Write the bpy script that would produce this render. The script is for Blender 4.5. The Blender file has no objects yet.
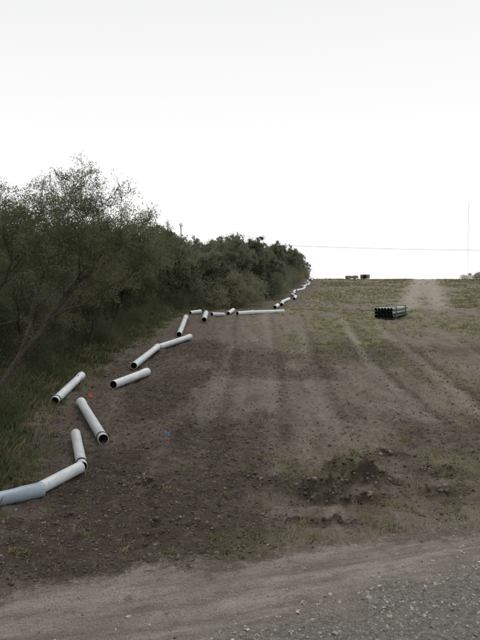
import bpy, math, random
import numpy as np
from mathutils import Vector, Matrix
random.seed(7); RNG=np.random.default_rng(11)
sc=bpy.context.scene
sc.view_settings.view_transform='Standard'; sc.view_settings.look='None'; sc.view_settings.exposure=0

# ---------------------------------------------------------------- noise / terrain
def _hash(ix,iy,s):
    n=(ix.astype(np.int64)*374761393+iy.astype(np.int64)*668265263+s*1442695041)&0xffffffff
    n=((n^(n>>13))*1274126177)&0xffffffff
    n=(n^(n>>16))&0xffffffff
    return n/4294967295.0
def vnoise(x,y,s=0):
    ix=np.floor(x);iy=np.floor(y);fx=x-ix;fy=y-iy
    fx=fx*fx*(3-2*fx);fy=fy*fy*(3-2*fy)
    a=_hash(ix,iy,s);b=_hash(ix+1,iy,s);c=_hash(ix,iy+1,s);d=_hash(ix+1,iy+1,s)
    return (a*(1-fx)+b*fx)*(1-fy)+(c*(1-fx)+d*fx)*fy-0.5
def fbm(x,y,o=4,s=0,g=0.5):
    r=0;a=1
    for i in range(o):
        r=r+a*vnoise(x*2**i+17.3*i,y*2**i-9.1*i,s+i);a*=g
    return r
def sstep(a,b,x):
    t=np.clip((x-a)/(b-a),0,1);return t*t*(3-2*t)
def softplus(x): return np.logaddexp(0,x)
def gauss(x,y,cx,cy,rx,ry): return np.exp(-((x-cx)/rx)**2-((y-cy)/ry)**2)

VEG=[(-60,-3.6),(0,-3.4),(6,-3.2),(8.5,-3.15),(12,-3.9),(16,-4.1),(24,-3.7),(31,-3.2),(38,-.4),(50,2.0),(70,5.3),(104,9.6),(125,12),(700,85)]
def veg_edge(y): return np.interp(y,[v[0] for v in VEG],[v[1] for v in VEG])
def road_sd(x,y): return (6.10+.36*x)-y + fbm(x*1.3,y*1.3,3,55)*.35     # >0 inside the road
def gravel_sd(x,y): return (4.98+.52*x)-y + fbm(x*1.5,y*1.5,3,65)*.6
MOUNDS=[(1.35,8.7,.32,.16,.13),(.95,8.0,.28,.14,.13),(1.5,8.25,.3,.15,.13),(1.15,7.65,.4,.12,.08),(2.3,7.9,.35,.14,.06),
        (.2,8.3,.5,.15,.04),(-1.2,8.2,.5,.2,.05),(-2.6,6.9,.5,.2,.05),(-.8,6.9,.6,.15,.04),(.9,6.95,.4,.13,.05),(2.6,8.6,.4,.2,.05),(1.9,9.3,.5,.15,.05)]
def moundf(x,y):
    m=0
    for cx,cy,rx,ry,h in MOUNDS: m=m+h*gauss(x+fbm(y*3,x*3,2,5)*.3,y+fbm(x*3,y*3,2,9)*.2,cx,cy,rx,ry)
    return m
def Hbase(x,y):
    z=0.044*(softplus((y-6)/1.5)*1.5-1.15*softplus((y-106)/6)*6)
    z=z+.25*np.exp(-((y-32)/5)**2)
    z=z+.25*sstep(0,2.5,veg_edge(y)-x)
    return z+fbm(x/14,y/14,2,3)*.12*sstep(10,30,y)+fbm(x/9,y/9,2,8)*.25*sstep(80,100,y)
def H(x,y):
    x=np.asarray(x,float);y=np.asarray(y,float)
    z=Hbase(x,y)
    r=sstep(-.15,.35,road_sd(x,y)); near=1-sstep(30,60,y)
    rough=(fbm(x*1.1,y*2.2,3,21)*.09+fbm(x*5,y*7,3,31)*.06)*near
    rough=rough+np.abs(fbm(x*3,y*.35,3,41))*.06*near*sstep(8,12,y)
    mo=moundf(x,y); rough=rough+mo*(1+2.2*fbm(x*9,y*9,3,77))
    roadz=fbm(x*1.2,y*1.2,2,61)*.035+fbm(x*7,y*7,3,62)*.016+np.abs(fbm(x*.5+y*.2,(y-.36*x)*4,3,66))*.035
    return z+rough*(1-r)+roadz*r
def Hs(x,y): return float(H(np.array([x]),np.array([y]))[0])

def masks(x,y):
    n=fbm(x/2.2,y/4.5,4,101); n2=fbm(x/.5,y/.9,3,102); n4=fbm(x/5,y/11,4,131)
    yy=y
    g=.12+.50*sstep(9,22,yy)*sstep(-2.5,3,x-.02*yy)+.40*sstep(26,33,yy)
    g=g*(.6+1.5*n+1.1*n2)
    g=g+.30*sstep(24,29,yy)*sstep(1.5,4,x)+.35*sstep(33,40,yy)
    g=g-.9*sstep(.02,.35,n4)*sstep(14,40,yy)
    g=g+.9*gauss(x,yy,8,27,5,4)*(.7+n2)+.55*gauss(x,yy,.3,9.0,1.6,.5)*(.4+2*n2)+.45*gauss(x,yy,2.4,8.6,1.3,.9)*(.4+2*n2)
    g=g+.35*np.exp(-((road_sd(x,yy)+.35)/.3)**2)*(.4+2*n2)
    strip=1-sstep(2.0,4.6,x-veg_edge(yy))         # bare disturbed strip next to the brush
    g=g*(1-.85*strip)
    g=g+.6*(1-sstep(.1,.9,x-veg_edge(yy)))*(.5+2*n2)*(1-sstep(30,36,yy))
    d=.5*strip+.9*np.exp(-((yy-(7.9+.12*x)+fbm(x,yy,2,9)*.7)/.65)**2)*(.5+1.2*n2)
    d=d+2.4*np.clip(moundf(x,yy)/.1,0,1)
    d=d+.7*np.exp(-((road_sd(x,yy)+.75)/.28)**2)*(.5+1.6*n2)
    d=d+.6*sstep(-.05,.3,fbm(x/1.5,yy/3.5,4,120))*(1-sstep(20,30,yy))
    d=d+.4*np.exp(-((yy-20)/5)**2)*sstep(-.1,.3,n)
    cx=.272*yy
    w=.42+.007*yy
    t=(np.exp(-((x-cx-.9)/w)**2)+np.exp(-((x-cx+.9)/w)**2))*sstep(30,40,yy)*1.15*(.8+.6*n2)
    g=g-.7*np.exp(-((x-cx)/1.8)**2)*sstep(30,40,yy)
    for k,(x0,sl,s) in enumerate([(-.9,.02,.4),(.1,.035,.5),(1.0,.05,.45),(2.2,.075,.55),(3.2,.095,.55),(4.4,.12,.4)]):
        q=x-x0-sl*yy+fbm(yy/9,x*0+k,2,7)*.35
        env=sstep(8,13,yy)*(1-sstep(26,36,yy))
        t=t+s*np.exp(-(q/.15)**2)*env*(.6+1.2*n)
        d=d+.8*s*np.exp(-((q-.28)/.11)**2)*env
        g=g-.4*s*np.exp(-(q/.3)**2)*env
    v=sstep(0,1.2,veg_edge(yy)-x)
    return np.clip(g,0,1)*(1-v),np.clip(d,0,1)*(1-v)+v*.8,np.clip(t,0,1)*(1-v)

# ---------------------------------------------------------------- mesh helpers
def mesh_np(name,verts,faces,smooth=False,mats=(),midx=None):
    verts=np.asarray(verts,np.float32);faces=np.asarray(faces,np.int32);k=faces.shape[1]
    me=bpy.data.meshes.new(name)
    me.vertices.add(len(verts));me.vertices.foreach_set('co',verts.ravel())
    me.loops.add(faces.size);me.loops.foreach_set('vertex_index',faces.ravel())
    me.polygons.add(len(faces));me.polygons.foreach_set('loop_start',np.arange(0,faces.size,k,dtype=np.int32))
    try: me.polygons.foreach_set('loop_total',np.full(len(faces),k,dtype=np.int32))
    except Exception: pass
    for m in mats: me.materials.append(m)
    if midx is not None: me.polygons.foreach_set('material_index',np.asarray(midx,np.int32))
    me.polygons.foreach_set('use_smooth',np.full(len(faces),smooth))
    me.update(calc_edges=True);me.validate()
    return me
def add_obj(name,me,parent=None,loc=(0,0,0),rot=(0,0,0),scale=(1,1,1)):
    o=bpy.data.objects.new(name,me);sc.collection.objects.link(o)
    o.location=loc;o.rotation_euler=rot;o.scale=scale
    if parent: o.parent=parent
    return o
def vattr(me,name,arr):
    a=me.attributes.new(name,'FLOAT','POINT');a.data.foreach_set('value',np.asarray(arr,np.float32))

# ---------------------------------------------------------------- materials
class NT:
    def __init__(s,name):
        s.m=bpy.data.materials.new(name);s.m.use_nodes=True;s.t=s.m.node_tree;s.t.nodes.clear()
        s.out=s.n('ShaderNodeOutputMaterial')
    def n(s,ty,**kw):
        nd=s.t.nodes.new(ty)
        for k,v in kw.items(): setattr(nd,k,v)
        return nd
    def l(s,a,b): s.t.links.new(a,b)
    def pos(s): return s.n('ShaderNodeNewGeometry').outputs['Position']
    def noise(s,scale,detail=4,rough=.6,vec=None,sc3=None):
        nd=s.n('ShaderNodeTexNoise');nd.inputs['Scale'].default_value=scale;nd.inputs['Detail'].default_value=detail;nd.inputs['Roughness'].default_value=rough
        v=vec or s.pos()
        if sc3:
            mp=s.n('ShaderNodeMapping');mp.inputs['Scale'].default_value=sc3;s.l(v,mp.inputs[0]);v=mp.outputs[0]
        s.l(v,nd.inputs['Vector']);return nd.outputs['Fac']
    def ramp(s,f,a,b,c0=(0,0,0,1),c1=(1,1,1,1)):
        r=s.n('ShaderNodeValToRGB');e=r.color_ramp.elements;e[0].position=a;e[1].position=b;e[0].color=c0;e[1].color=c1
        s.l(f,r.inputs[0]);return r.outputs[0]
    def mix(s,f,a,b,blend='MIX'):
        m=s.n('ShaderNodeMix',data_type='RGBA',blend_type=blend)
        for v,i in ((f,0),(a,6),(b,7)):
            if isinstance(v,(int,float)): m.inputs[i].default_value=v
            elif isinstance(v,tuple): m.inputs[i].default_value=(*v,1) if len(v)==3 else v
            else: s.l(v,m.inputs[i])
        return m.outputs[2]
    def math(s,op,a,b=0.,clamp=False):
        m=s.n('ShaderNodeMath',operation=op,use_clamp=clamp)
        for v,i in ((a,0),(b,1)):
            if isinstance(v,(int,float)): m.inputs[i].default_value=v
            else: s.l(v,m.inputs[i])
        return m.outputs[0]
    def attr(s,n): return s.n('ShaderNodeAttribute',attribute_name=n).outputs['Fac']
    def bsdf(s,col,rough=.9,spec=.2,height=None,bs=.5,bd=.02,metal=0):
        b=s.n('ShaderNodeBsdfPrincipled');b.inputs['Roughness'].default_value=rough
        b.inputs['Specular IOR Level'].default_value=spec;b.inputs['Metallic'].default_value=metal
        if isinstance(col,tuple): b.inputs['Base Color'].default_value=(*col,1)
        else: s.l(col,b.inputs['Base Color'])
        if height is not None:
            bp=s.n('ShaderNodeBump');bp.inputs['Strength'].default_value=bs;bp.inputs['Distance'].default_value=bd
            s.l(height,bp.inputs['Height']);s.l(bp.outputs[0],b.inputs['Normal'])
        return b.outputs[0]
    def done(s,sh): s.l(sh,s.out.inputs[0]);return s.m

def ground_mat():
    t=NT('soil_and_grass')
    n1=t.noise(1.1,6,.65);n2=t.noise(9,5,.7);n3=t.noise(45,4,.7);nst=t.noise(1.0,5,.7,sc3=(3.5,.45,1))
    soil=t.mix(t.ramp(n1,.35,.65),(.118,.096,.078),(.168,.142,.119))
    soil=t.mix(t.ramp(nst,.45,.68),soil,(.192,.166,.141))
    soil=t.mix(t.ramp(n2,.5,.7),soil,(.084,.068,.056))
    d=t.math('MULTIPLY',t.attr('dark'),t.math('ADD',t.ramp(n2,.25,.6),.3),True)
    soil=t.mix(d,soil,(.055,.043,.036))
    gcol=t.mix(t.ramp(n2,.35,.65),(.130,.134,.064),(.215,.195,.118))
    gcol=t.mix(t.ramp(t.noise(.35,4),.4,.62),gcol,(.118,.132,.060))
    gm=t.math('MULTIPLY',t.attr('grass'),t.ramp(t.noise(4,6,.75),.32,.60),True)
    c=t.mix(gm,soil,gcol)
    c=t.mix(t.math('MULTIPLY',t.attr('track'),.8),c,(.26,.238,.203))
    c=t.mix(1.0,c,t.ramp(n3,.25,.75,(.58,.58,.58,1),(1.35,1.35,1.35,1)),'MULTIPLY')
    h=t.math('ADD',t.noise(14,8,.75),t.math('MULTIPLY',t.noise(70,4,.7),.35))
    return t.done(t.bsdf(c,.95,.1,h,.9,.05))
def road_mat():
    t=NT('gravel_road_dirt')
    n1=t.noise(1.5,6,.65);n2=t.noise(22,5,.75);n3=t.noise(90,3,.7)
    mp=t.n('ShaderNodeMapping');mp.inputs['Rotation'].default_value=(0,0,-.35);t.l(t.pos(),mp.inputs[0])
    nst=t.noise(1.,6,.75,vec=mp.outputs[0],sc3=(.8,5,1))
    c=t.mix(t.ramp(n1,.35,.65),(.24,.212,.182),(.32,.292,.258))
    c=t.mix(t.ramp(nst,.42,.64),c,(.165,.14,.118))
    c=t.mix(t.ramp(t.noise(7,7,.8),.52,.7),c,(.14,.117,.10))
    g=t.mix(t.ramp(n2,.35,.65),(.115,.106,.096),(.255,.237,.213))
    gm=t.ramp(t.math('ADD',t.attr('gravel'),t.math('MULTIPLY',n2,.3)),.35,1.0)
    c=t.mix(gm,c,g)
    c=t.mix(1.0,c,t.ramp(n3,.3,.7,(.55,.55,.55,1),(1.35,1.35,1.35,1)),'MULTIPLY')
    vo=t.n('ShaderNodeTexVoronoi');vo.inputs['Scale'].default_value=45;t.l(t.pos(),vo.inputs['Vector'])
    h=t.math('ADD',t.noise(22,9,.8),vo.outputs['Distance'])
    sh=t.bsdf(c,.95,.1,h,.9,.04)
    a=t.ramp(t.math('ADD',t.attr('cover'),t.math('MULTIPLY',t.math('SUBTRACT',t.noise(6,8,.85),.5),2.2)),.3,.75)
    tr=t.n('ShaderNodeBsdfTransparent');ms=t.n('ShaderNodeMixShader')
    t.l(a,ms.inputs[0]);t.l(tr.outputs[0],ms.inputs[1]);t.l(sh,ms.inputs[2])
    return t.done(ms.outputs[0])
def leaf_mat(name,c0,c1,tr=.3,ns=1.2):
    t=NT(name)
    oi=t.n('ShaderNodeObjectInfo').outputs['Random']
    c=t.mix(t.ramp(t.noise(ns,3,.7),.35,.65),c0,c1)
    c=t.mix(1.0,c,t.ramp(oi,0,1,(.80,.82,.82,1),(1.22,1.13,1.05,1)),'MULTIPLY')
    d=t.n('ShaderNodeBsdfDiffuse');t.l(c,d.inputs[0])
    tl=t.n('ShaderNodeBsdfTranslucent');t.l(c,tl.inputs[0]);ms=t.n('ShaderNodeMixShader');ms.inputs[0].default_value=tr
    t.l(d.outputs[0],ms.inputs[1]);t.l(tl.outputs[0],ms.inputs[2]);return t.done(ms.outputs[0])
def simple(name,c0,c1,sc_=20,rough=.8,spec=.2,metal=0,bs=.2):
    t=NT(name);n=t.noise(sc_,5,.65)
    return t.done(t.bsdf(t.mix(t.ramp(n,.35,.65),c0,c1),rough,spec,n,bs,.01,metal))
M_ground=ground_mat();M_road=road_mat()
M_bark=simple('mesquite_bark',(.04,.033,.027),(.09,.076,.062),30)
M_leaf=leaf_mat('mesquite_leaf',(.088,.105,.060),(.145,.162,.098),.45)
M_leaf2=leaf_mat('brush_leaf',(.070,.083,.050),(.125,.138,.082),.4,.8)
M_leaf_haze=leaf_mat('hazed_far_leaf',(.125,.142,.098),(.185,.20,.14),.45,.5)  # far foliage lightened: distance haze painted into the leaf colour
M_stone=simple('gravel_stone',(.15,.139,.125),(.30,.28,.253),18)
M_clod=simple('soil_clod',(.045,.035,.028),(.085,.068,.055),25)
M_clod2=simple('dry_clod',(.105,.086,.07),(.155,.13,.108),25)
M_grass=leaf_mat('grass_blades',(.130,.130,.065),(.225,.20,.125),.3,1.6)
M_weed=leaf_mat('green_weed',(.09,.115,.048),(.135,.16,.072),.3,2.)
def pipe_mat(name,c0,c1):
    t=NT(name)
    oi=t.n('ShaderNodeObjectInfo').outputs['Random']
    tc=t.n('ShaderNodeTexCoord').outputs['Object']
    n=t.noise(1.6,4,.6);n2=t.noise(2.,4,.6,vec=tc,sc3=(1,6,6))
    c=t.mix(t.ramp(n,.3,.7),c0,c1)
    c=t.mix(t.ramp(n2,.5,.8),c,tuple(v*.82 for v in c0))
    c=t.mix(t.ramp(t.noise(9,6,.8,vec=tc),.56,.72),c,(.27,.25,.22))
    c=t.mix(1.,c,t.ramp(oi,0,1,(.85,.86,.87,1),(1.05,1.05,1.05,1)),'MULTIPLY')
    return t.done(t.bsdf(c,.4,.45))
M_pw=pipe_mat('weathered_white_pipe',(.42,.445,.46),(.56,.58,.59))
M_pb=pipe_mat('blue_gray_pipe',(.20,.25,.31),(.28,.34,.40))
M_pd=simple('dark_pipe',(.03,.034,.036),(.05,.055,.058),10,.5)
M_pg=simple('pale_green_pipe',(.16,.20,.18),(.26,.31,.28),4,.45)
M_in=simple('pipe_inside_shade',(.02,.02,.02),(.04,.04,.04),10)  # near-black paints the shade inside the bore; bundle end rims use it too
M_gask=simple('rubber_gasket',(.02,.02,.02),(.035,.035,.035),30)

# ---------------------------------------------------------------- ground sheet
def axis(dense0,dense1,step,lo,hi,g):
    a=list(np.arange(dense0,dense1,step))
    s=step;v=a[-1]
    while v<hi: s*=g;v+=s;a.append(v)
    s=step;v=a[0];b=[]
    while v>lo: s*=g;v-=s;b.append(v)
    return np.array(b[::-1]+a)
xs=axis(-4.6,4.8,.040,-420,420,1.045)
ys=axis(4.2,12,.038,-14,900,1.02)
X,Y=np.meshgrid(xs,ys);xf=X.ravel();yf=Y.ravel()
Z=H(xf,yf)
nx,ny=len(xs),len(ys)
i=np.arange(nx*ny).reshape(ny,nx)
F=np.stack([i[:-1,:-1],i[:-1,1:],i[1:,1:],i[1:,:-1]],-1).reshape(-1,4)
V=np.stack([xf,yf,Z],1)
me=mesh_np('ground',V,F,True,[M_ground])
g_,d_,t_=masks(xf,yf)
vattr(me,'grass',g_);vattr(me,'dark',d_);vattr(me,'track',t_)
add_obj('ground',me)
sd=road_sd(xf,yf);cov=sstep(-.4,.5,sd)*sstep(-8.5,-8,-(6.1+.36*xf-yf))
keep=(cov[F].max(1)>0.02)&(np.abs(xf[F]).max(1)<60)
Fr=F[keep];u,inv=np.unique(Fr,return_inverse=True)
Vr=V[u].copy();Vr[:,2]+=.004
me=mesh_np('gravel_road',Vr,inv.reshape(Fr.shape),True,[M_road])
vattr(me,'cover',cov[u]);vattr(me,'gravel',sstep(-.3,.45,gravel_sd(xf[u],yf[u])))
add_obj('gravel_road',me)

# ---------------------------------------------------------------- scatter
CUBE=np.array([[-1,-1,-1],[1,-1,-1],[1,1,-1],[-1,1,-1],[-.7,-.7,1],[.75,-.6,1],[.6,.8,1],[-.8,.6,1]],float)*.5
CF=np.array([[0,3,2,1],[4,5,6,7],[0,1,5,4],[1,2,6,5],[2,3,7,6],[3,0,4,7]])
def rand_rot(n):
    q=RNG.normal(size=(n,4));q/=np.linalg.norm(q,axis=1)[:,None];w,x,y,z=q.T
    return np.stack([1-2*(y*y+z*z),2*(x*y-z*w),2*(x*z+y*w),2*(x*y+z*w),1-2*(x*x+z*z),2*(y*z-x*w),2*(x*z-y*w),2*(y*z+x*w),1-2*(x*x+y*y)],1).reshape(n,3,3)
def scatter_stones(name,x,y,size,mats,flat=.7,smooth=False):
    n=len(x);v=CUBE[None]+RNG.normal(0,.13,(n,8,3))
    v*=(size[:,None]*RNG.uniform(.6,1.3,(n,3)))[:,None,:]
    v=np.einsum('nij,nkj->nki',rand_rot(n),v);v[:,:,2]*=flat
    v+=np.stack([x,y,H(x,y)+size*.12],1)[:,None,:]
    f=(CF[None]+8*np.arange(n)[:,None,None]).reshape(-1,4)
    mi=np.repeat(RNG.integers(0,len(mats),n),6)
    add_obj(name,mesh_np(name,v.reshape(-1,3),f,smooth,mats,mi))
M_stone2=simple('pale_stone',(.24,.225,.203),(.36,.34,.312),18)
M_stone3=simple('dark_stone',(.085,.08,.073),(.16,.15,.14),18)
n=90000
x=RNG.uniform(-4,9,n);y=RNG.uniform(3.8,9.5,n)
k=(gravel_sd(x,y)>RNG.normal(.1,.4,n))&(RNG.random(n)<np.clip(1.25-y*.07,.3,1))
sz=np.clip(RNG.lognormal(math.log(.0105),.48,n),.005,.034)
scatter_stones('gravel_stones',x[k],y[k],sz[k],[M_stone,M_stone,M_stone,M_stone2,M_stone3,M_stone3])
n=12000
x=RNG.uniform(-5,6,n);y=RNG.uniform(4,13,n)
scatter_stones('loose_pebbles',x,y,np.clip(RNG.lognormal(math.log(.0075),.42,n),.004,.019),[M_stone,M_clod2,M_clod2,M_clod2,M_clod,M_clod])
n=120000
x=RNG.uniform(-5,6,n);y=4.5+18*RNG.random(n)**1.3
g,d,t=masks(x,y)
mo=moundf(x,y)
k=(road_sd(x,y)<RNG.normal(0,.12,n))&(RNG.random(n)<.10+.6*d)
sz=np.clip(RNG.lognormal(math.log(.012),.5,n),.005,.036)*np.where(mo>.035,1.9,1)
scatter_stones('soil_clods',x[k],y[k],sz[k],[M_clod,M_clod,M_clod,M_clod2],.75,True)

def scatter_grass(name,x,y,h,nb,mats,spread=.05,wid=.004):
    n=len(x);N=n*nb
    X0=np.repeat(x,nb)+RNG.normal(0,spread,N);Y0=np.repeat(y,nb)+RNG.normal(0,spread,N)
    hh=np.repeat(h,nb)*RNG.uniform(.4,1.2,N);an=RNG.uniform(0,6.283,N);le=RNG.uniform(.15,.9,N)*hh
    w=wid*(1+np.repeat(y,nb)*.06)
    Z0=H(X0,Y0)-.005;dx=np.cos(an);dy=np.sin(an)
    px=-dy*w;py=dx*w
    v=np.stack([np.stack([X0-px,Y0-py,Z0],1),np.stack([X0+px,Y0+py,Z0],1),
        np.stack([X0+dx*le*.4+px*.7,Y0+dy*le*.4+py*.7,Z0+hh*.65],1),
        np.stack([X0+dx*le,Y0+dy*le,Z0+hh],1)],1)
    f=np.arange(N*4).reshape(-1,4)
    mi=np.repeat(RNG.integers(0,len(mats),n),nb)
    add_obj(name,mesh_np(name,v.reshape(-1,3),f,False,mats,mi))
n=110000
y=5.5+100*RNG.random(n)**1.8;x=RNG.uniform(-1,1,n)*(3.5+y*.48)+.02*y
g,d,t=masks(x,y)
k=(road_sd(x,y)<.0)&(x>veg_edge(y)-.3)&(RNG.random(n)<(g**1.5*.9+.012))&(RNG.random(n)>t)
scatter_grass('grass_tufts',x[k],y[k],RNG.uniform(.025,.07,n)[k]*(1+y[k]*.009),6,[M_grass,M_grass,M_weed],.06)
n=1000
x=RNG.uniform(-3.5,5,n);y=RNG.uniform(5.8,11,n)
g,d,t=masks(x,y);k=(road_sd(x,y)<-.02)&(RNG.random(n)<.15+g*.7)
scatter_grass('roadside_weeds',x[k],y[k],RNG.uniform(.02,.06,n)[k],16,[M_weed,M_grass],.035,.007)
n=2600
y=RNG.uniform(6.6,36,n);off=RNG.normal(-.55,.55,n);x=veg_edge(y)+off
k=(off<.7)&(off>-2)
scatter_grass('verge_weeds',x[k],y[k],(RNG.uniform(.08,.26,n)*np.clip(.9-.5*off,.4,1.3))[k],14,[M_leaf2,M_weed,M_grass],.09,.006)

# ---------------------------------------------------------------- trees
def tube_mesh(tubes):
    V=[];F=[];b=0
    for pts,rad,ns in tubes:
        P=np.array(pts);R=np.array(rad);T=np.gradient(P,axis=0);T/=np.linalg.norm(T,axis=1)[:,None]+1e-9
        up=np.array([.3,.9,.2]);A=np.cross(T,up);A/=np.linalg.norm(A,axis=1)[:,None]+1e-9;B=np.cross(T,A)
        a=np.arange(ns)*2*math.pi/ns
        ring=P[:,None]+R[:,None,None]*(np.cos(a)[None,:,None]*A[:,None]+np.sin(a)[None,:,None]*B[:,None])
        V.append(ring.reshape(-1,3));m=len(P)
        i=np.arange(m-1)[:,None]*ns;j=np.arange(ns)[None];j2=(j+1)%ns
        F.append((np.stack([i+j,i+j2,i+ns+j2,i+ns+j],-1).reshape(-1,4))+b);b+=m*ns
    return np.concatenate(V),np.concatenate(F)
def leaves(C,size,asp,droop=.3):
    n=len(C);d=RNG.normal(size=(n,3));d[:,2]-=droop;d/=np.linalg.norm(d,axis=1)[:,None]
    s=np.cross(d,RNG.normal(size=(n,3)));s/=np.linalg.norm(s,axis=1)[:,None]+1e-9
    L=size*RNG.uniform(.6,1.3,n)[:,None];W=L*asp
    v=np.stack([C-s*W*.3,C+d*L*.5-s*W*.5,C+d*L,C+d*L*.5+s*W*.5],1)
    return v.reshape(-1,3),np.arange(n*4).reshape(-1,4)
def make_tree(name,seed,height,radius,stems,lean=(0,0),leafn=60,lsize=.05,asp=.28,maxlev=4,spread=.9,leafm=None,kids=(5,5,4,4),under=1.2,guides=None,gs=(1,1,1)):
    rnd=random.Random(seed);tubes=[];LC=[]
    leafm=leafm or M_leaf
    def kidsof(pts,d,L,r,lev,f0=.35):
        n=len(pts)-1
        for c in range(kids[lev]):
            f=rnd.uniform(f0,1)*n if c else n*.999
            i0=min(int(f),n-1);q=pts[i0].lerp(pts[i0+1],f-i0)
            dd=(pts[i0+1]-pts[i0]).normalized()
            ax=Vector((rnd.gauss(0,1),rnd.gauss(0,1),rnd.gauss(0,.5)))
            nd=(dd+ax*spread*.62+Vector((0,0,.12))).normalized()
            grow(q,nd,L*rnd.uniform(.5,.75),max(.004,r*.35*rnd.uniform(.8,1.3)),lev+1)
    def grow(p,d,L,r,lev):
        n=max(3,7-lev);pts=[p.copy()];rad=[r]
        d=d.normalized();seg=L/n
        for i in range(n):
            j=Vector((rnd.gauss(0,1),rnd.gauss(0,1),rnd.gauss(0,.7)))*(.16+.05*lev)
            d=(d+j+Vector((0,0,.03 if lev<2 else -.05))).normalized()
            p=p+d*seg;pts.append(p.copy());rad.append(r*(1-.65*(i+1)/n))
        tubes.append(([tuple(q) for q in pts],rad,6 if lev<2 else (4 if lev<3 else 3),lev))
        if lev>=maxlev-1:
            m=int(leafn*(1 if lev==maxlev else .4))
            for _ in range(m):
                f=rnd.uniform(.1,1)*n;i0=min(int(f),n-1);q=pts[i0].lerp(pts[i0+1],f-i0)
                LC.append((q.x+rnd.gauss(0,.06),q.y+rnd.gauss(0,.06),q.z+rnd.gauss(0,.05)))
        if lev<maxlev: kidsof(pts,d,L,r,lev)
    if guides:
        for pts,r0,L,f0 in guides:
            P=[]
            q=[Vector(p) for p in pts]
            for a,b in zip(q[:-1],q[1:]):
                for i in range(3): P.append(a.lerp(b,i/3)+Vector((rnd.gauss(0,.025),rnd.gauss(0,.025),rnd.gauss(0,.02))))
            P.append(q[-1]);n=len(P)
            tubes.append(([tuple(v) for v in P],[r0*(1-.72*i/(n-1)) for i in range(n)],8,0))
            kidsof(P,None,L,r0*.8,0,f0)
        S=np.array(gs);C=np.array(LC)
        C=C[C[:,2]>1.0+.45*np.clip(C[:,0]-.4,0,3)]*S
    else:
        for s in range(stems):
            a=s*2*math.pi/stems+rnd.uniform(-.4,.4);tl=rnd.uniform(.3,.65)
            grow(Vector((math.cos(a)*.1,math.sin(a)*.1,-.15)),Vector((math.cos(a)*tl+lean[0],math.sin(a)*tl+lean[1],1)),height*.46*rnd.uniform(.85,1.15),.022*height*rnd.uniform(.6,1),0)
        C=np.array(LC);kz=height/np.percentile(C[:,2],99.5);kr=radius/np.percentile(np.hypot(C[:,0],C[:,1]),94)
        S=np.array([kr,kr,kz]);C=C*S
        rr=np.hypot(C[:,0],C[:,1]);C=C[C[:,2]>under*np.clip((rr-.4*radius)/(.6*radius),0,1.3)+.25]
    T2=[]
    for pts,rad,ns,lev in tubes:
        P0=np.array(pts);P=P0*S
        if lev>1:
            if guides:
                if P0[-1][2]<1.0+.45*min(max(P0[-1][0]-.4,0),3): continue
            else:
                r2=math.hypot(P[-1][0],P[-1][1])
                if P[-1][2]<under*min(max((r2-.4*radius)/(.6*radius),0),1.3)+.25: continue
        T2.append((P,rad,ns))
    V1,F1=tube_mesh(T2);V2,F2=leaves(C,lsize,asp)
    V=np.concatenate([V1,V2]);F=np.concatenate([F1,F2+len(V1)])
    return mesh_np(name,V,F,False,[M_bark,leafm],np.r_[np.zeros(len(F1)),np.ones(len(F2))])
def make_bush(name,seed,h,w,n=9000,lsize=.06,asp=.4,leafm=None,nc=70):
    leafm=leafm or M_leaf2
    r=np.random.default_rng(seed);tubes=[];C=[]
    for c in range(nc):
        a=r.uniform(0,6.283);rr=w*math.sqrt(r.uniform(0,1));zt=h*math.sqrt(max(0,1-(rr/w)**2*.8))*r.uniform(.25,1.05)
        e=np.array([rr*math.cos(a),rr*math.sin(a),zt]);b=e*np.array([.25,.25,0])
        m=(b+e)/2+r.normal(0,.12,3);tubes.append(([b,(b+m)/2+r.normal(0,.04,3),m,(m+e)/2+r.normal(0,.06,3),e],[.014,.012,.009,.006,.003],3))
        s=r.uniform(.10,.30)
        C.append(e+r.normal(0,1,(int(n/nc*r.uniform(.4,1.6)),3))*np.array([s,s,s*.8]))
    C=np.concatenate(C);C[:,2]=np.abs(C[:,2])
    V1,F1=tube_mesh(tubes);V2,F2=leaves(C,lsize,asp)
    return mesh_np(name,np.concatenate([V1,V2]),np.concatenate([F1,F2+len(V1)]),False,[M_bark,leafm],np.r_[np.zeros(len(F1)),np.ones(len(F2))])

G=[([(0,0,-.3),(.45,-.1,.55),(1.0,0,1.35),(1.6,.1,2.15),(2.15,.25,2.85),(2.75,.3,3.25)],.062,1.5,.5),
   ([(0,.1,-.3),(.12,.1,1),(.5,.0,2.0),(.85,.0,2.9),(1.15,.1,3.5)],.05,1.35,.45),
   ([(-.1,0,-.3),(-.3,.1,1),(-.45,.2,2.0),(-.2,.2,2.8),(.1,.2,3.35)],.05,1.3,.45),
   ([(1.0,0,1.35),(1.3,-.1,2.1),(1.55,-.1,2.9),(1.9,0,3.45)],.034,1.3,.4),
   ([(1.6,.1,2.15),(2.2,0,2.4),(2.9,-.1,2.75),(3.4,0,3.1)],.026,1.05,.5)]
nearA=make_tree('mesquite_near',9,4.15,2.4,3,leafn=23,lsize=.045,asp=.24,kids=(8,5,4,3),spread=.8,guides=G,gs=(.82,.9,.87))
TN=[make_tree('mesquite_n%d'%i,80+i,4.0,1.9,3,leafn=36,lsize=.055,asp=.3,kids=(5,5,4,4)) for i in range(2)]
TV=[make_tree('mesquite_%d'%i,20+i,4.0,1.9,3+i%2,leafn=38,lsize=.075,asp=.36,kids=(5,5,4,3)) for i in range(3)]
TF=[make_tree('mesquite_far_%d'%i,30+i,4.0,2.1,3,leafn=44,lsize=.11,asp=.45,kids=(5,4,4,3),leafm=M_leaf_haze,under=.5) for i in range(3)]
BV=[make_bush('brush_%d'%i,40+i,2.0,1.3,6500) for i in range(4)]
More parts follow.
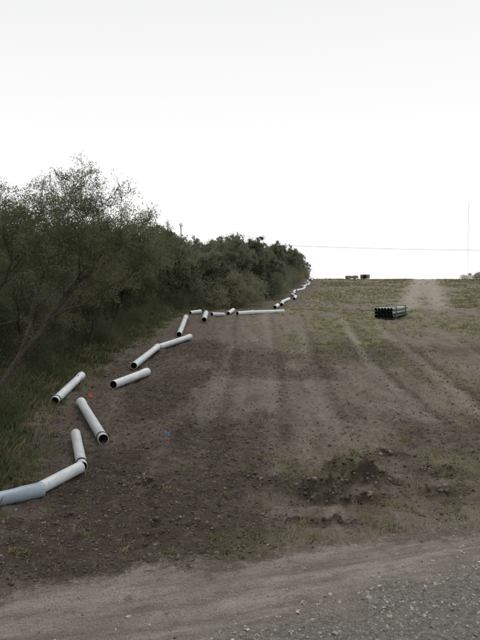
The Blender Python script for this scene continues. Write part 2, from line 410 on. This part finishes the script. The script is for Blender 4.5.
BF=[make_bush('brush_far_%d'%i,60+i,2.4,1.9,6000,.11,.45,M_leaf_haze) for i in range(2)]
def put(name,me,x,y,s=1,rz=None,parent=None,sx=1,t=.06):
    return add_obj(name,me,parent,(x,y,float(Hbase(np.array([x]),np.array([y]))[0])-.05),(random.uniform(-t,t),random.uniform(-t,t),random.uniform(0,6.28) if rz is None else rz),(s*sx,s*sx,s))
put('mesquite_tree',nearA,-4.25,10.3,1.0,0.0,t=0)
for (x,y,s,m,rz) in [(-5.8,13.4,.86,TN[0],1),(-5.1,16.2,1.0,TN[1],2.2),(-7.4,17.5,.92,TN[0],.3),(-4.9,20.5,1.08,TV[2],4),(-6.8,23.5,1.04,TV[0],3.1),(-5.0,26.0,.98,TV[1],5.5),
                  (-7.0,29.5,1.0,TV[2],1.7),(-7.8,12.6,.82,TN[1],4),(-5.0,31,.96,TV[2],.7),(-6.8,34,1.0,TV[0],.1),(-9.5,21,.92,TV[1],2.)]:
    put('mesquite_tree',m,x,y,s,rz)
tl=bpy.data.objects.new('distant_treeline',None);sc.collection.objects.link(tl)
k=0
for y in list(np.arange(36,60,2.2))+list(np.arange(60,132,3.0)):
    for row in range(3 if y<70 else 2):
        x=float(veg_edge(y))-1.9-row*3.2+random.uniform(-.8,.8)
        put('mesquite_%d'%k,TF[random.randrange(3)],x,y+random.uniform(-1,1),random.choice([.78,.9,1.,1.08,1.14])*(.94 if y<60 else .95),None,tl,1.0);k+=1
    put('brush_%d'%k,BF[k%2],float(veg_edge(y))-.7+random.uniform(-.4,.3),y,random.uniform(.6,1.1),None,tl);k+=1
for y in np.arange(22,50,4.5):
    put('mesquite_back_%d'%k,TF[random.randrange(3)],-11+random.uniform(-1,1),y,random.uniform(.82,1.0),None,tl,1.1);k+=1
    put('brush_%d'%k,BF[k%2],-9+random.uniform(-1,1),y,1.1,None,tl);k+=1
br=bpy.data.objects.new('roadside_brush',None);sc.collection.objects.link(br)
k=0
y=7.6
while y<38:
    e=float(veg_edge(y))
    put('bush_%d'%k,BV[k%4],e-.85+random.uniform(-.25,.2),y,random.uniform(.35,.62),None,br);k+=1
    put('bush_%d'%k,BV[(k+2)%4],e-2.5+random.uniform(-.4,.4),y+random.uniform(-.4,.4),random.uniform(.7,1.1),None,br);k+=1
    put('bush_%d'%k,BV[(k+1)%4],e-4.6+random.uniform(-.4,.4),y+random.uniform(-.4,.4),random.uniform(.95,1.25),None,br);k+=1
    y+=1.05+y*.015
rb=bpy.data.objects.new('skyline_bushes',None);sc.collection.objects.link(rb)
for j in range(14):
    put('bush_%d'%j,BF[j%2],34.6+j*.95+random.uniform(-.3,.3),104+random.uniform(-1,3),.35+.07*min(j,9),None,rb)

# ---------------------------------------------------------------- pipes
def pipe_mesh(name,L,r=.09,bell=True,gasket=False,mat=None,ns=24,endmat=None,wall=.9):
    ri=r*wall;prof=[(0,ri),(0,r),(.02,r)]
    if gasket: prof+=[(.10,r),(.101,r*1.05),(.16,r*1.05),(.161,r)]
    if bell: prof+=[(L-.34,r),(L-.26,r*1.10),(L-.06,r*1.10),(L-.05,r*1.14),(L-.012,r*1.14),(L,r*1.11),(L,ri*1.10)]
    else: prof+=[(L*.5,r),(L,r),(L,ri)]
    k0=len(prof)-1
    prof+=[(L*.5,ri),(.0,ri)]
    V=[];F=[];MI=[]
    for (u,q) in prof:
        for a in range(ns):
            t=2*math.pi*a/ns;V.append((u,q*math.cos(t),q*math.sin(t)))
    for i in range(len(prof)-1):
        for a in range(ns):
            b=(a+1)%ns;F.append((i*ns+a,(i+1)*ns+a,(i+1)*ns+b,i*ns+b))
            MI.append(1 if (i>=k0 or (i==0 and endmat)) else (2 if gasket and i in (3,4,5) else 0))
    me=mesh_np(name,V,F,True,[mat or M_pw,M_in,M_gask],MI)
    me.set_sharp_from_angle(angle=math.radians(50))
    return me
def lay_pipe(a,b,r=.09,mat=None,bell=True,gasket=False,lift=(0,0)):
    A=Vector((a[0],a[1],Hs(*a)+r*.9+lift[0]));B=Vector((b[0],b[1],Hs(*b)+r*.9+lift[1]))
    for f in (.25,.5,.75):
        q=A.lerp(B,f);need=Hs(q.x,q.y)+r*.75-q.z
        if need>0: A.z+=need;B.z+=need
    d=B-A
    o=add_obj('drainage_pipe',pipe_mesh('drainage_pipe_mesh',d.length,r,bell,gasket,mat))
    o.matrix_world=Matrix.Translation(A)@d.to_track_quat('X','Z').to_matrix().to_4x4()
    return o
lay_pipe((-3.15,7.10),(-2.33,7.86),mat=M_pb,r=.084)
lay_pipe((-2.40,7.84),(-2.06,8.62),r=.075,bell=False)
lay_pipe((-2.06,8.72),(-2.48,10.1),r=.072,bell=False,gasket=True,lift=(.0,.03))
lay_pipe((-2.04,10.0),(-3.01,12.7),r=.08,gasket=True)
lay_pipe((-3.52,12.75),(-3.63,15.4),r=.083,gasket=True,lift=(0,.05))
lay_pipe((-2.68,14.2),(-2.2,15.9))
lay_pipe((-2.67,16.9),(-2.47,20.2))
lay_pipe((-2.47,20.5),(-1.72,23.2))
lay_pipe((-2.19,24.2),(-2.35,29.3),r=.1)
lay_pipe((-1.5,28.2),(-1.56,31),r=.11,bell=False)
lay_pipe((-2.3,31.2),(-1.85,31.7),bell=False)
lay_pipe((-1.27,30.3),(-.75,31),bell=False)
lay_pipe((-.54,31),(-.33,33),bell=False)
lay_pipe((-.12,30.5),(.62,31.3))
lay_pipe((.62,31.7),(2.1,32.2))
rr=random.Random(4)
path=[(2.1,37),(3.0,43.5),(4.0,51),(4.7,57),(6.6,69),(8.6,84),(11,104)]
for i in range(len(path)-1):
    a=Vector(path[i]);b=Vector(path[i+1]);L=(b-a).length;n=max(1,round(L/3.1))
    for j in range(n):
        s=a.lerp(b,j/n)+Vector((rr.uniform(-.35,.35),0));e=a.lerp(b,(j+.9)/n)+Vector((rr.uniform(-.35,.35),0))
        lay_pipe(tuple(s),tuple(e),r=.11)

def pipe_bundle(x,y,rz,L,cols,rows,r=.068,name='pipe_bundle',tops=True):
    e=bpy.data.objects.new(name,None);sc.collection.objects.link(e)
    e.location=(x,y,Hs(x,y)+.03);e.rotation_euler=(0,-.03,rz)
    pd=pipe_mesh('bundle_pipe',L,r,False,False,M_pd,18,True,.93);pg=pipe_mesh('bundle_pipe_pale',L,r,False,False,M_pg,18,True,.93)
    wood=simple('bundle_lumber',(.10,.08,.06),(.18,.14,.10),14)
    from itertools import product
    def box(nm,cx,cy,cz,sx,sy,sz):
        V=np.array([(a*sx/2+cx,b*sy/2+cy,c*sz/2+cz) for a,b,c in product((-1,1),repeat=3)])
        F=[(0,1,3,2),(4,6,7,5),(0,4,5,1),(2,3,7,6),(0,2,6,4),(1,5,7,3)]
        o=add_obj(nm,mesh_np(nm,V,F,False,[wood]),e)
        bv=o.modifiers.new('b','BEVEL');bv.width=.006
    W=cols*2*r+.02
    for c in range(cols):
        for q in range(rows):
            add_obj('pipe_%d_%d'%(c,q),pg if (tops and (q==rows-1 or (c==0 and q%2))) else pd,e,(random.uniform(-.03,.03),(c-(cols-1)/2)*2*r*1.01,.07+r+q*(2*r+.012)))
    for u in (.18*L,.8*L):
        box('skid_%.1f'%u,u,0,.033,.08,W,.06)
        for s in (-1,1): box('post_%.1f_%d'%(u,s),u,s*(W/2+.025),.07+rows*r,.04,.04,rows*2*r+.08)
        box('top_bar_%.1f'%u,u,0,.07+rows*(2*r+.012)+.022,.06,W+.1,.035)
    return e
pipe_bundle(6.15,28.9,math.radians(58),2.0,6,3)
pipe_bundle(17.2,109.5,math.radians(20),2.0,6,3,tops=False)
pipe_bundle(19.8,109,math.radians(60),2.0,7,4,tops=False)

def flag(x,y,h,c,name='survey_flag'):
    m=simple(name+'_vinyl',tuple(v*.8 for v in c),c,10,.6)
    wire=simple('flag_wire',(.3,.3,.3),(.4,.4,.4),10,.5,metal=.6)
    P=[(0,0,-.03),(0.004,0,h*.5),(.01,.004,h)];V1,F1=tube_mesh([(P,[.003]*3,5)])
    V=[];F=[];n=6
    for i in range(n+1):
        u=i/n*.08
        for j in range(2): V.append((.01+u,.012*math.sin(i*1.1),h-.003-j*.055-u*.25))
    for i in range(n): F.append((i*2,i*2+1,i*2+3,i*2+2))
    VV=np.concatenate([V1,np.array(V)]);FF=np.concatenate([F1,np.array(F)+len(V1)])
    add_obj(name,mesh_np(name,VV,FF,True,[wire,m],[0]*len(F1)+[1]*len(F)),None,(x,y,Hs(x,y)),(0.1,.12,random.uniform(-.4,.4)))
flag(-1.2,10.5,.15,(.16,.24,.50))
flag(-1.17,10.35,.05,(.45,.16,.12))
flag(-2.82,12.3,.30,(.75,.14,.05))
flag(-1.85,23.6,.3,(.75,.14,.05))

# ---------------------------------------------------------------- power line and mast
M_pole=simple('weathered_pole',(.30,.29,.27),(.38,.36,.34),6)
M_wire=simple('hazed_wire_gray',(.42,.42,.42),(.5,.5,.5),6)  # light grey puts haze into the colour of distant wires and mast
def power_pole(x,y,h,zl):
    z=float(Hbase(np.array([x]),np.array([y]))[0]);l=zl-z
    T=[([(0,0,-1),(0,0,h*.5),(0,0,h)],[.16,.13,.10],8),([(-1.2,0,h-.5),(0,.12,h-.5),(1.2,0,h-.5)],[.06,.06,.06],4),([(-1.2,.1,l),(0,.14,l),(1.2,.1,l)],[.06,.06,.06],4),([(-.7,.05,h-.5),(0,0.05,h-1.2)],[.03,.03],4),([(.7,.05,h-.5),(0,.05,h-1.2)],[.03,.03],4)]
    for q in (-1.1,0,1.1): T.append(([(q,0,h-.5),(q,0,h-.35),(q,0,h-.2)],[.05,.07,.03],6));T.append(([(q,.1,l),(q,.1,l+.12),(q,.1,l+.25)],[.05,.07,.03],6))
    V,F=tube_mesh(T);add_obj('utility_pole',mesh_np('utility_pole',V,F,False,[M_pole]),None,(x,y,z),(0,0,math.pi/2-.15))
zl=11.5
p1=(-13.3,125);p3=(95,150)
power_pole(*p1,10.6,zl);power_pole(*p3,9,zl);power_pole(-10.6,122,10.0,zl)
T=[]
for q in (-1.,1.):
    a=Vector((p1[0],p1[1]+q,zl+.25));b=Vector((p3[0],p3[1]+q,zl+.25));pts=[]
    for i in range(41):
        f=i/40;c=a.lerp(b,f);c.z-=1.1*4*f*(1-f);pts.append(tuple(c))
    T.append((pts,[.024]*41,4))
    c=Vector((-150,118+q,zl));pts=[]
    for i in range(31):
        f=i/30;w=a.lerp(c,f);w.z-=1.6*4*f*(1-f);pts.append(tuple(w))
    T.append((pts,[.024]*31,4))
V,F=tube_mesh(T);add_obj('power_line',mesh_np('power_line',V,F,False,[M_wire]))
mx,my=101,300;mz=float(Hbase(np.array([mx]),np.array([my]))[0]);hm=42-mz
T=[];w=.32
cs=[(w*math.cos(a),w*math.sin(a)) for a in (0,2.094,4.189)]
for c in cs: T.append(([(c[0],c[1],0),(c[0],c[1],hm/2),(c[0],c[1],hm)],[.022]*3,4))
z=0
while z<hm-1: 
    for q in range(3): a=cs[q];b=cs[(q+1)%3];T.append(([(a[0],a[1],z),((a[0]+b[0])/2,(a[1]+b[1])/2,z+.5),(b[0],b[1],z+1)],[.014]*3,3))
    z+=1
V,F=tube_mesh(T);add_obj('radio_mast',mesh_np('radio_mast',V,F,False,[M_wire]),None,(mx,my,mz))

# ---------------------------------------------------------------- light, sky, camera
EL,AZ=math.radians(58),math.radians(20)
w=bpy.data.worlds.new('World');sc.world=w;w.use_nodes=True;nt=w.node_tree;nt.nodes.clear()
out=nt.nodes.new('ShaderNodeOutputWorld');bg=nt.nodes.new('ShaderNodeBackground');bg.inputs[1].default_value=.1
sky=nt.nodes.new('ShaderNodeTexSky');sky.sky_type='NISHITA';sky.sun_disc=False;sky.sun_elevation=EL;sky.sun_rotation=AZ
sky.dust_density=6;sky.air_density=1.2
hs=nt.nodes.new('ShaderNodeHueSaturation');hs.inputs['Saturation'].default_value=.25
tc=nt.nodes.new('ShaderNodeTexCoord');sp=nt.nodes.new('ShaderNodeSeparateXYZ')
rp=nt.nodes.new('ShaderNodeValToRGB');e=rp.color_ramp.elements
e[0].position=0.;e[0].color=(1,1,1,1);e[1].position=.42;e[1].color=(.69,.695,.70,1)
e2=e.new(.14);e2.color=(.85,.85,.85,1);e3=e.new(.7);e3.color=(1,1,1,1)
ml=nt.nodes.new('ShaderNodeMix');ml.data_type='RGBA';ml.blend_type='MULTIPLY';ml.inputs[0].default_value=1;ml.inputs[7].default_value=(12.8,12.75,12.7,1)
mx_=nt.nodes.new('ShaderNodeMix');mx_.data_type='RGBA';mx_.inputs[0].default_value=.94
L=nt.links.new
L(tc.outputs['Generated'],sp.inputs[0]);L(sp.outputs[2],rp.inputs[0]);L(rp.outputs[0],ml.inputs[6])
L(sky.outputs[0],hs.inputs['Color']);L(hs.outputs[0],mx_.inputs[6]);L(ml.outputs[2],mx_.inputs[7]);L(mx_.outputs[2],bg.inputs[0]);L(bg.outputs[0],out.inputs[0])
sl=bpy.data.lights.new('sun','SUN');sl.energy=1.2;sl.angle=math.radians(15);sl.color=(1,.97,.92)
so=bpy.data.objects.new('sun',sl);sc.collection.objects.link(so)
dv=Vector((math.sin(AZ)*math.cos(EL),math.cos(AZ)*math.cos(EL),math.sin(EL)));so.rotation_euler=dv.to_track_quat('Z','Y').to_euler();so.location=(0,0,30)
cam=bpy.data.cameras.new('camera');cam.lens=38;cam.sensor_width=36;cam.clip_end=3000;cam.clip_start=.05
co=bpy.data.objects.new('camera',cam);sc.collection.objects.link(co);co.location=(0,0,2.5);co.rotation_euler=(math.radians(90-2.54),0,0)
sc.camera=co
